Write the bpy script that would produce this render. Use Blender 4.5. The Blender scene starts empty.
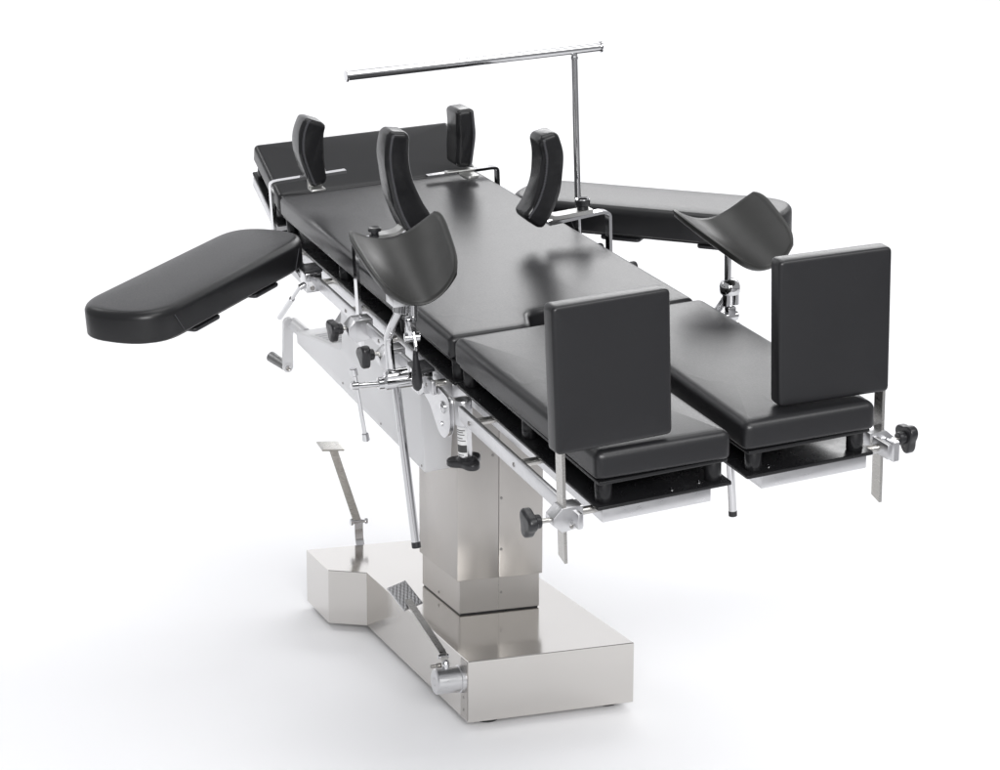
import bpy, bmesh, math, random
from mathutils import Matrix, Vector
from math import radians, sin, cos, pi
S = bpy.context.scene
COL = S.collection
random.seed(4)

# ------------------------------------------------------------------ camera
CAM = Vector((-1.4801651, -2.7926327, 1.4264781))
YAW, PIT, ROL, FPX = radians(-20.82194), radians(-10.32631), radians(0.20356), 1956.0965
fw = Vector((-sin(YAW)*cos(PIT), cos(YAW)*cos(PIT), sin(PIT)))
rt = Vector((cos(YAW), sin(YAW), 0)); up = rt.cross(fw)
r2 = rt*cos(ROL) + up*sin(ROL); u2 = up*cos(ROL) - rt*sin(ROL)
cd = bpy.data.cameras.new('camera'); cam = bpy.data.objects.new('camera', cd); COL.objects.link(cam)
cd.sensor_width = 36; cd.lens = FPX/1000*36; cd.clip_end = 100; cd.clip_start = 0.05
m = Matrix((r2, u2, -fw)).transposed().to_4x4(); m.translation = CAM; cam.matrix_world = m
S.camera = cam
# ------------------------------------------------------------------ world, lamps, exposure (a white photo studio)
S.view_settings.view_transform = 'Standard'; S.view_settings.look = 'None'
S.view_settings.exposure = 0.0; S.view_settings.gamma = 1.0
wd = bpy.data.worlds.new('World'); S.world = wd; wd.use_nodes = True
wn = wd.node_tree.nodes; wn['Background'].inputs[0].default_value = (0.97, 0.98, 1.0, 1); wn['Background'].inputs[1].default_value = 0.42

def area(name, loc, target, sx, sy, power, col=(1, 1, 1)):
    l = bpy.data.lights.new(name, 'AREA'); l.shape = 'RECTANGLE'; l.size = sx; l.size_y = sy; l.energy = power; l.color = col
    o = bpy.data.objects.new(name, l); COL.objects.link(o); o.location = loc
    o.rotation_euler = (Vector(target) - Vector(loc)).to_track_quat('-Z', 'Y').to_euler()
    return o
area('softbox_overhead', (0.2, 1.2, 4.2), (0, 0.9, 0.5), 2.6, 2.2, 34)
area('softbox_rear_right', (2.4, 4.7, 3.5), (0.2, 0.9, 0.9), 2.9, 1.25, 51)
area('added_fill_front_high', (1.6, -3.6, 5.0), (0.7, 0.0, 0.0), 3.0, 2.4, 95)  # added fill light, brightens the floor in front of the table
area('added_fill_front_low', (-1.4, -4.8, 2.5), (0.2, 0.4, 0.0), 3.2, 1.8, 285)  # extra low fill, added to lift the shaded floor and base front
area('backdrop_lamp_left', (-2.2, 3.4, 3.6), (-0.6, 6.4, 0.6), 1.0, 2.0, 55)
area('backdrop_lamp_right', (4.6, 3.2, 3.6), (2.8, 6.4, 0.6), 1.0, 2.0, 50)

# ------------------------------------------------------------------ materials
def mat(name, base, metal=0.0, rough=0.4, spec=0.5, coat=0.0):
    M = bpy.data.materials.new(name); M.use_nodes = True
    b = M.node_tree.nodes['Principled BSDF']
    b.inputs['Base Color'].default_value = (*base, 1); b.inputs['Metallic'].default_value = metal
    b.inputs['Roughness'].default_value = rough; b.inputs['Specular IOR Level'].default_value = spec
    b.inputs['Coat Weight'].default_value = coat
    return M, M.node_tree, b
def nz(nt, scale, detail=3, stretch=None, rough=0.55):
    tc = nt.nodes.new('ShaderNodeTexCoord'); mp = nt.nodes.new('ShaderNodeMapping')
    if stretch: mp.inputs['Scale'].default_value = stretch
    n = nt.nodes.new('ShaderNodeTexNoise'); n.inputs['Scale'].default_value = scale
    n.inputs['Detail'].default_value = detail; n.inputs['Roughness'].default_value = rough
    nt.links.new(tc.outputs['Object'], mp.inputs[0]); nt.links.new(mp.outputs[0], n.inputs['Vector'])
    return n
def ramp(nt, src, lo, hi, a=0.3, b=0.7):
    r = nt.nodes.new('ShaderNodeMapRange'); r.inputs['From Min'].default_value = a; r.inputs['From Max'].default_value = b
    r.inputs['To Min'].default_value = lo; r.inputs['To Max'].default_value = hi
    nt.links.new(src, r.inputs['Value']); return r.outputs[0]
def mixcol(nt, fac, c1, c2, bsdf):
    mx = nt.nodes.new('ShaderNodeMix'); mx.data_type = 'RGBA'
    nt.links.new(fac, mx.inputs['Factor']); mx.inputs['A'].default_value = (*c1, 1); mx.inputs['B'].default_value = (*c2, 1)
    nt.links.new(mx.outputs['Result'], bsdf.inputs['Base Color'])
def bump(nt, b, srcs):
    prev = None
    for src, st, dist in srcs:
        bp = nt.nodes.new('ShaderNodeBump'); bp.inputs['Strength'].default_value = st; bp.inputs['Distance'].default_value = dist
        nt.links.new(src, bp.inputs['Height'])
        if prev: nt.links.new(prev, bp.inputs['Normal'])
        prev = bp.outputs[0]
    nt.links.new(prev, b.inputs['Normal'])

def leather(name, c1, c2, rlo, rhi, wr=0.35, gr=0.10, wsc=7, wd_=0.003):
    M, nt, b = mat(name, c1, 0, 0.35, 0.42)
    big = nz(nt, 9, 3); v = nt.nodes.new('ShaderNodeTexVoronoi'); v.inputs['Scale'].default_value = 620
    tc = nt.nodes.new('ShaderNodeTexCoord'); nt.links.new(tc.outputs['Object'], v.inputs['Vector'])
    wv = nz(nt, wsc, 2, (1, 1, 1.6))
    mixcol(nt, big.outputs[0], c1, c2, b)
    nt.links.new(ramp(nt, nz(nt, 260, 3).outputs[0], rlo, rhi), b.inputs['Roughness'])
    # sparse soft creases: thin ridges of a stretched noise, only where a second noise allows them
    cn = nz(nt, 9, 2, (1, 0.35, 1)); ab = nt.nodes.new('ShaderNodeMath'); ab.operation = 'SUBTRACT'; ab.inputs[1].default_value = 0.5
    nt.links.new(cn.outputs[0], ab.inputs[0]); a2 = nt.nodes.new('ShaderNodeMath'); a2.operation = 'ABSOLUTE'; nt.links.new(ab.outputs[0], a2.inputs[0])
    line = ramp(nt, a2.outputs[0], 1.0, 0.0, 0.0, 0.03); mask = ramp(nt, nz(nt, 4.3, 1).outputs[0], 0.0, 1.0, 0.56, 0.64)
    mu = nt.nodes.new('ShaderNodeMath'); mu.operation = 'MULTIPLY'; nt.links.new(line, mu.inputs[0]); nt.links.new(mask, mu.inputs[1])
    bump(nt, b, [(v.outputs['Distance'], gr, 0.0006), (wv.outputs[0], wr, wd_), (mu.outputs[0], 0.09, 0.0012)])
    return M
M_LEATHER = leather('black_leather', (0.012, 0.012, 0.0135), (0.016, 0.016, 0.0175), 0.30, 0.36, 0.16)
M_LEATHER2 = leather('glossy_black_vinyl', (0.008, 0.008, 0.009), (0.012, 0.012, 0.013), 0.32, 0.38, 0.14, 0.04)
M_PAD = leather('creased_black_vinyl', (0.008, 0.008, 0.009), (0.012, 0.012, 0.013), 0.22, 0.27, 0.30, 0.0, 11, 0.010)
M_RUBBER, nt, b = mat('grey_black_moulded_foam', (0.017, 0.017, 0.016), 0, 0.40, 0.5)
bump(nt, b, [(nz(nt, 60, 4).outputs[0], 0.08, 0.001)]); nt.links.new(ramp(nt, nz(nt, 12, 3).outputs[0], 0.36, 0.46), b.inputs['Roughness'])

def steel(name, c1, c2, stretch, rlo, rhi, bs=0.06, big_b=0.04):
    M, nt, b = mat(name, c1, 1.0, rlo)
    n = nz(nt, 40, 4, stretch); big = nz(nt, 3.0, 3)
    mixcol(nt, big.outputs[0], c1, c2, b)
    nt.links.new(ramp(nt, n.outputs[0], rlo, rhi), b.inputs['Roughness'])
    bump(nt, b, [(n.outputs[0], bs, 0.0004), (nz(nt, 2.2, 2).outputs[0], big_b, 0.004)])
    return M
M_STEEL = steel('brushed_steel', (0.47, 0.45, 0.43), (0.52, 0.50, 0.48), (30, 30, 1), 0.36, 0.44, 0.04, 0.02)
M_STEELTOP = steel('brushed_steel_top', (0.60, 0.58, 0.555), (0.66, 0.64, 0.615), (40, 1, 1), 0.10, 0.17, 0.03)
M_BARSTEEL = steel('satin_steel_bar', (0.46, 0.45, 0.43), (0.55, 0.54, 0.52), (1, 1, 20), 0.24, 0.36)
M_ALU = steel('satin_aluminium', (0.60, 0.60, 0.61), (0.67, 0.67, 0.68), (1, 20, 1), 0.26, 0.38, 0.04)
M_CHROME, nt, b = mat('polished_chrome', (0.62, 0.62, 0.63), 1.0, 0.07)
nt.links.new(ramp(nt, nz(nt, 50, 3).outputs[0], 0.05, 0.12), b.inputs['Roughness'])
M_SCREW, nt, b = mat('dull_screw_steel', (0.35, 0.34, 0.33), 1.0, 0.3)
nt.links.new(ramp(nt, nz(nt, 200, 3).outputs[0], 0.25, 0.45), b.inputs['Roughness'])
M_WHITE, nt, b = mat('white_painted_metal', (0.82, 0.82, 0.83), 0.0, 0.32, 0.5)
mixcol(nt, nz(nt, 5, 3).outputs[0], (0.70, 0.70, 0.71), (0.74, 0.74, 0.75), b); bump(nt, b, [(nz(nt, 300, 2).outputs[0], 0.05, 0.0005)])
M_PLASTIC, nt, b = mat('black_plastic', (0.014, 0.014, 0.016), 0.0, 0.3, 0.5)
nt.links.new(ramp(nt, nz(nt, 80, 3).outputs[0], 0.24, 0.42), b.inputs['Roughness'])
M_PLATE, nt, b = mat('black_laminate_plate', (0.010, 0.010, 0.011), 0.0, 0.25, 0.4)
nt.links.new(ramp(nt, nz(nt, 20, 3).outputs[0], 0.2, 0.36), b.inputs['Roughness'])
M_GREYPL, nt, b = mat('grey_cast_metal', (0.42, 0.42, 0.41), 0.8, 0.35)
nt.links.new(ramp(nt, nz(nt, 90, 3).outputs[0], 0.28, 0.42), b.inputs['Roughness'])
M_HANDLE, nt, b = mat('grey_handle_sleeve', (0.22, 0.22, 0.22), 0.6, 0.4)
nt.links.new(ramp(nt, nz(nt, 90, 3).outputs[0], 0.3, 0.5), b.inputs['Roughness'])
M_PRINT, nt, b = mat('printed_label', (0.7, 0.7, 0.7), 0.0, 0.4)
mixcol(nt, nz(nt, 90, 2).outputs[0], (0.72, 0.72, 0.72), (0.8, 0.8, 0.8), b)
M_INK, nt, b = mat('dark_label_ink', (0.03, 0.03, 0.03), 0.0, 0.4)
mixcol(nt, nz(nt, 90, 2).outputs[0], (0.02, 0.02, 0.02), (0.06, 0.06, 0.06), b)
M_INKGREY, nt, b = mat('grey_label_ink', (0.45, 0.45, 0.46), 0.0, 0.4)
mixcol(nt, nz(nt, 200, 2).outputs[0], (0.38, 0.38, 0.4), (0.6, 0.6, 0.62), b)
M_FLOOR, nt, b = mat('white_studio_sweep', (0.93, 0.93, 0.945), 0.0, 0.62, 0.25)
mixcol(nt, nz(nt, 0.8, 3).outputs[0], (0.925, 0.925, 0.94), (0.935, 0.935, 0.95), b)
M_STUDIO, nt, b = mat('grey_studio_floor', (0.30, 0.30, 0.31), 0.0, 0.6, 0.3)
mixcol(nt, nz(nt, 2, 4).outputs[0], (0.27, 0.27, 0.28), (0.33, 0.33, 0.34), b)
M_STITCH, nt, b = mat('grey_stitching', (0.06, 0.06, 0.065), 0.0, 0.5)
mixcol(nt, nz(nt, 300, 2).outputs[0], (0.04, 0.04, 0.045), (0.09, 0.09, 0.1), b)

# ------------------------------------------------------------------ frames
# TT: the tilted frame of the table top (x across, y towards the head end, z out of the cushions)
TT = Matrix(((0.9950872991810488, -0.020573209361263296, -0.09684012631726446),
             (0.006239971998457342, 0.9892584389348873, -0.14604384186116331),
             (0.09880450272140727, 0.14472209248310236, 0.98452688444211))).to_4x4()
TT = Matrix.Translation((-0.0094056, 0.9, 0.85)) @ TT @ Matrix.Translation((0, -0.9, -0.85))
WW = Matrix.Identity(4)

# ------------------------------------------------------------------ object helpers
ROOTM = {}
def link(o): COL.objects.link(o); return o
def thing(name, label, cat, M, group=None):
    o = link(bpy.data.objects.new(name, None)); o.empty_display_size = 0.05
    o.matrix_world = M; o['label'] = label; o['category'] = cat
    if group: o['group'] = group
    ROOTM[o] = (M.copy(), o)
    return o
def rootof(p):
    while p.parent: p = p.parent
    return p
def obj(name, bm, material, parent, F=TT, label=None, smooth=True, angle=35):
    """link bm (coordinates in frame F) as ONE mesh object under parent"""
    me = bpy.data.meshes.new(name)
    R = ROOTM[rootof(parent)][0] if parent else Matrix.Identity(4)
    bm.transform(R.inverted() @ F)
    bmesh.ops.recalc_face_normals(bm, faces=bm.faces[:])
    for e in bm.edges:
        if len(e.link_faces) == 2 and e.calc_face_angle(0) > radians(angle): e.smooth = False
    for f in bm.faces: f.smooth = smooth
    bm.to_mesh(me); bm.free()
    me.materials.append(material)
    o = link(bpy.data.objects.new(name, me))
    if parent: o.parent = parent
    if label: o['label'] = label
    return o
def B(): return bmesh.new()
def box(bm, a, b, r=0.0, seg=2, M=None):
    x0, y0, z0 = [min(a[i], b[i]) for i in range(3)]; x1, y1, z1 = [max(a[i], b[i]) for i in range(3)]
    mm = Matrix.Translation(((x0+x1)/2, (y0+y1)/2, (z0+z1)/2)) @ Matrix.Diagonal((x1-x0, y1-y0, z1-z0, 1))
    if M: mm = M @ mm
    t = bmesh.new(); bmesh.ops.create_cube(t, size=1, matrix=mm)
    if r > 0: bmesh.ops.bevel(t, geom=t.edges[:] + t.verts[:], offset=r, segments=seg, affect='EDGES', profile=0.5)
    join(bm, t); return bm
def join(bm, t):
    me = bpy.data.meshes.new('tmp'); t.to_mesh(me); t.free(); bm.from_mesh(me); bpy.data.meshes.remove(me)
def cyl(bm, p, q, r, r2=None, n=20, bev=0.0):
    p, q = Vector(p), Vector(q); r2 = r if r2 is None else r2
    L = (q-p).length
    prof = [(0, 0), (r-bev, 0), (r, bev), (r2, L-bev), (r2-bev, L), (0, L)] if bev else [(0, 0), (r, 0), (r2, L), (0, L)]
    return lathe(bm, p, q-p, prof, n)
def lathe(bm, p, axis, prof, n=24):
    Q = Vector(axis).to_track_quat('Z', 'Y').to_matrix().to_4x4(); Q.translation = Vector(p)
    rings = []
    for r, h in prof:
        if r < 1e-6: rings.append([bm.verts.new(Q @ Vector((0, 0, h)))])
        else: rings.append([bm.verts.new(Q @ Vector((r*cos(2*pi*k/n), r*sin(2*pi*k/n), h))) for k in range(n)])
    for a, b in zip(rings, rings[1:]):
        if len(a) == 1 and len(b) == 1: continue
        for k in range(n):
            k2 = (k+1) % n
            if len(a) == 1: bm.faces.new((a[0], b[k], b[k2]))
            elif len(b) == 1: bm.faces.new((a[k], a[k2], b[0]))
            else: bm.faces.new((a[k], a[k2], b[k2], b[k]))
    return bm
def smooth_path(pts, rad, seg=6):
    """round the corners of a polyline"""
    P = [Vector(p) for p in pts]; out = [P[0]]
    for i in range(1, len(P)-1):
        a, b, c = P[i-1], P[i], P[i+1]; d1 = (a-b); d2 = (c-b)
        k = min(rad, d1.length*.49, d2.length*.49); s = b + d1.normalized()*k; e = b + d2.normalized()*k
        for j in range(seg+1):
            t = j/seg; out.append(s*(1-t)**2 + b*2*t*(1-t) + e*t*t)
    out.append(P[-1]); return out
def sweep(bm, path, shape, upv=(0, 0, 1), closed=False):
    """sweep a closed 2D outline along a path"""
    P = [Vector(p) for p in path]; rings = []; ref = Vector(upv)
    for i, p in enumerate(P):
        t = ((P[min(i+1, len(P)-1)] - P[max(i-1, 0)])).normalized()
        x = ref.cross(t)
        if x.length < 1e-3: x = Vector((1, 0, 0)).cross(t)
        x.normalize(); y = t.cross(x); ref = y if i else y
        rings.append([bm.verts.new(p + x*u + y*v) for u, v in shape])
    n = len(shape)
    for a, b in zip(rings, rings[1:]):
        for k in range(n): bm.faces.new((a[k], a[(k+1) % n], b[(k+1) % n], b[k]))
    bm.faces.new(rings[0][::-1]); bm.faces.new(rings[-1])
    return bm
def circ(r, n=14): return [(r*cos(2*pi*k/n), r*sin(2*pi*k/n)) for k in range(n)]
def rrect(w, h, r, seg=3):
    o = []
    for cx, cy, a0 in ((w/2-r, h/2-r, 0), (-w/2+r, h/2-r, 90), (-w/2+r, -h/2+r, 180), (w/2-r, -h/2+r, 270)):
        for k in range(seg+1):
            a = radians(a0 + 90*k/seg); o.append((cx + r*cos(a), cy + r*sin(a)))
    return o
def tube(bm, pts, r, rad=0.03, n=14): return sweep(bm, smooth_path(pts, rad), circ(r, n), (0.13, 0.2, 1))
def round_poly(pts, r, seg=5):
    """round the corners of a closed 2D polygon; r may be a list"""
    o = []; n = len(pts)
    for i in range(n):
        a, b, c = Vector(pts[i-1]), Vector(pts[i]), Vector(pts[(i+1) % n]); rr = r[i] if isinstance(r, (list, tuple)) else r
        d1 = a-b; d2 = c-b; k = min(rr, d1.length*.49, d2.length*.49)
        if k < 1e-5: o.append(tuple(b)); continue
        s = b + d1.normalized()*k; e = b + d2.normalized()*k
        for j in range(seg+1):
            t = j/seg; q = s*(1-t)**2 + b*2*t*(1-t) + e*t*t; o.append((q.x, q.y))
    return o
def offset(pts, d):
    n = len(pts); o = []
    for i in range(n):
        a, b, c = Vector(pts[i-1]), Vector(pts[i]), Vector(pts[(i+1) % n])
        e1 = (b-a); e2 = (c-b)
        if e1.length < 1e-9 or e2.length < 1e-9: o.append(tuple(b)); continue
        e1.normalize(); e2.normalize()
        n1 = Vector((-e1.y, e1.x)); n2 = Vector((-e2.y, e2.x)); m_ = n1+n2
        if m_.length < 1e-6: m_ = n1
        m_.normalize(); k = min(1/max(m_.dot(n1), 0.5), 1.6)
        o.append((b.x + m_.x*d*k, b.y + m_.y*d*k))
    return o
def prism(bm, outline, z0, z1, rt_=0.0, rb=0.0, seg=4, M=None, dome=0.0):
    """outline (counter-clockwise) extruded along z with rounded top and bottom rims"""
    levels = []
    if rb > 0:
        for k in range(seg+1):
            a = pi/2*k/seg; levels.append((rb*(1-sin(a)), z0 + rb*(1-cos(a))))
    else: levels.append((0, z0))
    if rt_ > 0:
        for k in range(seg+1):
            a = pi/2*k/seg; levels.append((rt_*(1-cos(a)), z1 - rt_*(1-sin(a))))
    else: levels.append((0, z1))
    M = M or Matrix.Identity(4); rings = []
    t = bmesh.new()
    for ins, z in levels:
        pts = offset(outline, ins) if ins > 1e-6 else outline
        rings.append([t.verts.new((x, y, z)) for x, y in pts])
    n = len(outline)
    for a, b in zip(rings, rings[1:]):
        for k in range(n): t.faces.new((a[k], a[(k+1) % n], b[(k+1) % n], b[k]))
    t.faces.new(rings[0][::-1])
    if dome:
        last = [v.co.copy() for v in rings[-1]]; cx = (min(v.x for v in last)+max(v.x for v in last))/2; cy = (min(v.y for v in last)+max(v.y for v in last))/2
        for sc_ in (0.97, 0.92, 0.84, 0.70, 0.5, 0.25):
            zz = z1 + dome*(1-sc_**4) ; ring = [t.verts.new((cx+(v.x-cx)*sc_, cy+(v.y-cy)*sc_, zz)) for v in last]
            a = rings[-1]
            for k in range(n): t.faces.new((a[k], a[(k+1) % n], ring[(k+1) % n], ring[k]))
            rings.append(ring)
    t.faces.new(rings[-1])
    bmesh.ops.triangulate(t, faces=[f for f in t.faces if len(f.verts) > 4])
    t.transform(M); join(bm, t); return bm
AX_Y = Matrix(((1, 0, 0, 0), (0, 0, -1, 0), (0, 1, 0, 0), (0, 0, 0, 1)))   # outline xy -> xz, depth towards -y
AX_X = Matrix(((0, 0, 1, 0), (1, 0, 0, 0), (0, 1, 0, 0), (0, 0, 0, 1)))    # outline xy -> yz, depth towards +x
def rect(x0, y0, x1, y1): return [(x0, y0), (x1, y0), (x1, y1), (x0, y1)]
def lobes(R, amp, k=3, n=36, ph=0): return [((R + amp*cos(k*2*pi*i/n + ph))*cos(2*pi*i/n), (R + amp*cos(k*2*pi*i/n + ph))*sin(2*pi*i/n)) for i in range(n)]
def along(p, axis, roll=0):
    Q = Vector(axis).to_track_quat('Z', 'Y').to_matrix().to_4x4() @ Matrix.Rotation(roll, 4, 'Z'); Q.translation = Vector(p); return Q
def screw(bm, p, axis, r=0.004, h=0.0015):
    lathe(bm, p, axis, [(0, 0), (r, 0), (r, h*.5), (r*.7, h), (r*.35, h), (r*.35, h*.3), (0, h*.3)], 12)
def screws(parent, F, m_, name, items):
    for p, ax_, r, h in items:
        bm = B(); screw(bm, p, ax_, r, h); obj(name, bm, m_, parent, F)
def TA(x, y, z): return TT @ Matrix.Translation((x, y, z))

# ------------------------------------------------------------------ THE SETTING: white studio sweep
bm = B(); prof = [(-0.75, 0.0), (3.6, 0.0)]
for k in range(1, 17):
    a = pi/2*k/16; prof.append((3.6 + 2.6*sin(a), 2.6*(1-cos(a))))
prof.append((6.2, 6.5)); prof = [(y, z+0.0135) for y, z in prof]
ra = [bm.verts.new((-3.0, y, z)) for y, z in prof]; rb_ = [bm.verts.new((5.6, y, z)) for y, z in prof]
for k in range(len(prof)-1): bm.faces.new((ra[k], rb_[k], rb_[k+1], ra[k+1]))
o = obj('floor', bm, M_FLOOR, None, WW, angle=80); o['kind'] = 'structure'
bm = B(); box(bm, (-9, -9, -0.05), (9, 9, 0.008)); o = obj('ground', bm, M_STUDIO, None, WW); o['kind'] = 'structure'

# ------------------------------------------------------------------ OPERATING TABLE
tb = thing('operating_table', 'long black cushioned operating table on a brushed steel column and T-shaped base', 'operating table', Matrix.Translation((0, 1.25, 0)))
# --- base (world frame)
out = [(-0.185, 0.790), (0.185, 0.790), (0.185, 1.496), (0.264, 1.548), (0.264, 1.744), (-0.264, 1.744), (-0.264, 1.548), (-0.185, 1.496)]
bm = B(); prism(bm, out, 0.030, 0.1605, 0.0015, 0.0015, 2)
base = obj('base', bm, M_STEELTOP, tb, WW, 'brushed steel T-shaped base', smooth=False)
screws(base, WW, M_SCREW, 'screw', [((-0.1860, 0.812, z), (-1, 0, 0), 0.0032, 0.0018) for z in (0.052, 0.078)])
bm = B(); box(bm, (-0.1862, 0.7915, 0.0335), (-0.1852, 0.832, 0.158), 0.0003, 1)
obj('edge_panel', bm, M_STEEL, base, WW, smooth=False)
bm = B(); lathe(bm, (-0.186, 0.965, 0.098), (-1, 0, 0), [(0, 0), (0.006, 0), (0.006, 0.006), (0.0035, 0.008), (0.0035, 0.02), (0, 0.02)], 14)
obj('stop_pin', bm, M_SCREW, base, WW)
for x, y in ((-0.125, 0.845), (0.148, 0.850), (-0.16, 1.585), (0.16, 1.585), (-0.2, 1.70), (0.2, 1.70)):
    bm = B(); lathe(bm, (x, y, 0.0140), (0, 0, 1), [(0, 0), (0.024, 0), (0.026, 0.003), (0.025, 0.009), (0.014, 0.012), (0.014, 0.0175), (0, 0.0175)], 28)
    obj('foot', bm, M_PLASTIC, base, WW, 'round black levelling foot')
# --- column
colm = None
bm = B(); box(bm, (-0.094, 1.097, 0.1632), (0.094, 1.352, 0.30), 0.0012, 1)
lowc = obj('lower_column', bm, M_STEEL, tb, WW, 'narrower steel foot of the column')
bm = B(); box(bm, (-0.0915, 1.100, 0.1606), (0.0915, 1.349, 0.1631)); obj('dark_gap', bm, M_PLASTIC, lowc, WW)
bm = B(); box(bm, (-0.0032, 1.0962, 0.167), (-0.0022, 1.0972, 0.239)); obj('seam', bm, M_SCREW, lowc, WW)
screws(lowc, WW, M_SCREW, 'screw', [((0.003, 1.0968, 0.204), (0, -1, 0), 0.003, .0015), ((-0.0942, 1.235, 0.176), (-1, 0, 0), 0.003, .0015)])
bm = B(); box(bm, (-0.0036, 1.0934, 0.239), (0.100, 1.356, 0.735), 0.0016, 2); cc = obj('column_cover', bm, M_STEEL, tb, WW, 'right brushed steel panel of the column cover')
bm = B(); box(bm, (-0.100, 1.093, 0.239), (-0.0042, 1.356, 0.735), 0.0016, 2)
cc2 = obj('column_cover', bm, M_STEEL, tb, WW, 'left brushed steel panel of the column cover')
screws(cc, WW, M_SCREW, 'screw', [((x, 1.0932, z), (0, -1, 0), 0.0032, .0015) for x, z in ((0.0015, 0.418), (0.0015, 0.303), (-0.018, 0.515), (0.0015, 0.53))])
# --- foot pedals
def checker_plate(bm, c, ex, ey, w, h, th):
    c, ex, ey = Vector(c), Vector(ex).normalized(), Vector(ey); ez = ex.cross(ey).normalized(); ey = ez.cross(ex)
    n = 56; g = []
    for i in range(n+1):
        row = []
        for j in range(n+1):
            u, v = i/n, j/n; k = 5*pi
            a = abs(sin((u+v)*k/1.0))*abs(sin((u-v)*k/1.0))
            edge = min(u, v, 1-u, 1-v)
            row.append(bm.verts.new(c + ex*((u-.5)*w) + ey*((v-.5)*h) + ez*(th/2 + (0.0013*a if edge > 0.03 else 0))))
        g.append(row)
    for i in range(n):
        for j in range(n): bm.faces.new((g[i][j], g[i+1][j], g[i+1][j+1], g[i][j+1]))
    rim = [g[i][0] for i in range(n)] + [g[n][j] for j in range(n)] + [g[i][n] for i in range(n, 0, -1)] + [g[0][j] for j in range(n, 0, -1)]
    low = [bm.verts.new(v.co - ez*th) for v in rim]
    for k in range(len(rim)): k2 = (k+1) % len(rim); bm.faces.new((rim[k], low[k], low[k2], rim[k2]))
    bm.faces.new(low)
def strap(bm, pts, wdir, w, th, rad=0.02):
    """flat bar with width along wdir"""
    P = smooth_path(pts, rad); wd_ = Vector(wdir).normalized(); rings = []
    for i, p in enumerate(P):
        t = (P[min(i+1, len(P)-1)] - P[max(i-1, 0)]).normalized(); n_ = t.cross(wd_).normalized(); w_ = n_.cross(t).normalized()
        rings.append([bm.verts.new(p + w_*a*w/2 + n_*b_*th/2) for a, b_ in ((-1, -1), (1, -1), (1, 1), (-1, 1))])
    for a, b_ in zip(rings, rings[1:]):
        for k in range(4): bm.faces.new((a[k], a[(k+1) % 4], b_[(k+1) % 4], b_[k]))
    bm.faces.new(rings[0][::-1]); bm.faces.new(rings[-1])
    return bm
# near pedal on the left flank
bm = B(); strap(bm, [(-0.222, 0.822, 0.146), (-0.222, 0.835, 0.168), (-0.233, 0.93, 0.205), (-0.234, 1.03, 0.229)], (1, 0, 0.1), 0.0145, 0.005, 0.02)
ped = obj('foot_pedal', bm, M_BARSTEEL, tb, WW, 'pedal lever with checkered square plate on the left flank of the base')
bm = B(); checker_plate(bm, (-0.2345, 1.052, 0.232), (1, 0.15, 0.26), (0, 1, 0.58), 0.046, 0.074, 0.003)
obj('pedal_plate', bm, M_ALU, ped, WW, 'checkered square pedal plate', angle=60)
bm = B(); lathe(bm, (-0.1862, 0.82, 0.116), (-1, 0, 0), [(0, 0), (0.029, 0), (0.029, 0.009), (0.0265, 0.010), (0.0265, 0.058), (0.024, 0.0605), (0.0085, 0.0605), (0.0085, 0.059), (0.0075, 0.059), (0.0075, 0.0605), (0, 0.0605)], 40)
obj('pivot_boss', bm, M_ALU, ped, WW, 'thick round aluminium pivot')
bm = B(); cyl(bm, (-0.222, 0.822, 0.136), (-0.222, 0.822, 0.152), 0.0075, bev=0.001); lathe(bm, (-0.222, 0.822, 0.152), (0, 0, 1), [(0.008, 0), (0.0065, 0.005), (0.003, 0.007), (0, 0.007)], 16)
cyl(bm, (-0.212, 0.835, 0.163), (-0.234, 0.835, 0.163), 0.0045)
obj('bolt', bm, M_CHROME, ped, WW)
# far pedal behind the T arm
bm = B(); strap(bm, [(-0.1215, 1.777, 0.208), (-0.18, 1.780, 0.392), (-0.184, 1.779, 0.405)], (1, 0, 0.32), 0.020, 0.004, 0.01)
ped = obj('foot_pedal', bm, M_BARSTEEL, tb, WW, 'taller pedal lever standing behind the far end of the base')
bm = B(); checker_plate(bm, (-0.190, 1.780, 0.409), (1, 0, -0.05), (0, 1, 0.17), 0.056, 0.058, 0.004)
obj('pedal_plate', bm, M_BARSTEEL, ped, WW, angle=60)
bm = B(); strap(bm, [(-0.118, 1.7465, 0.135), (-0.118, 1.757, 0.135), (-0.116, 1.785, 0.16), (-0.116, 1.790, 0.19), (-0.119, 1.777, 0.215)], (1, 0, 0), 0.021, 0.005, 0.02)
obj('pedal_bracket', bm, M_CHROME, ped, WW)
bm = B(); cyl(bm, (-0.138, 1.777, 0.212), (-0.098, 1.777, 0.212), 0.0045, bev=.001); cyl(bm, (-0.141, 1.777, 0.212), (-0.135, 1.777, 0.212), 0.009, bev=.001); cyl(bm, (-0.103, 1.777, 0.212), (-0.097, 1.777, 0.212), 0.008, bev=.001)
obj('pivot_pin', bm, M_CHROME, ped, WW)

# --- white housing under the top (table frame)
prof = [(1.085, 0.462), (2.080, 0.455), (2.080, 0.489), (1.676, 0.562), (1.665, 0.575), (1.640, 0.800), (1.085, 0.800)]
bm = B(); prism(bm, round_poly(prof, [0.004, 0.006, 0.012, 0.01, 0.02, 0.01, 0.01]), -0.185, -0.095, 0.004, 0.004, 3, AX_X)
prism(bm, round_poly([(1.085, 0.462), (1.62, 0.462), (1.62, 0.80), (1.085, 0.80)], 0.004), -0.09, 0.185, 0.004, 0.0, 3, AX_X)
hs = obj('housing', bm, M_WHITE, tb, TT, 'white painted housing and arm under the table top')
bm = B(); M = Matrix(((1, 0, 0), (0, 0.984, 0.178), (0, -0.178, 0.984))).to_4x4(); M.translation = (0, 0, 0)
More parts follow.
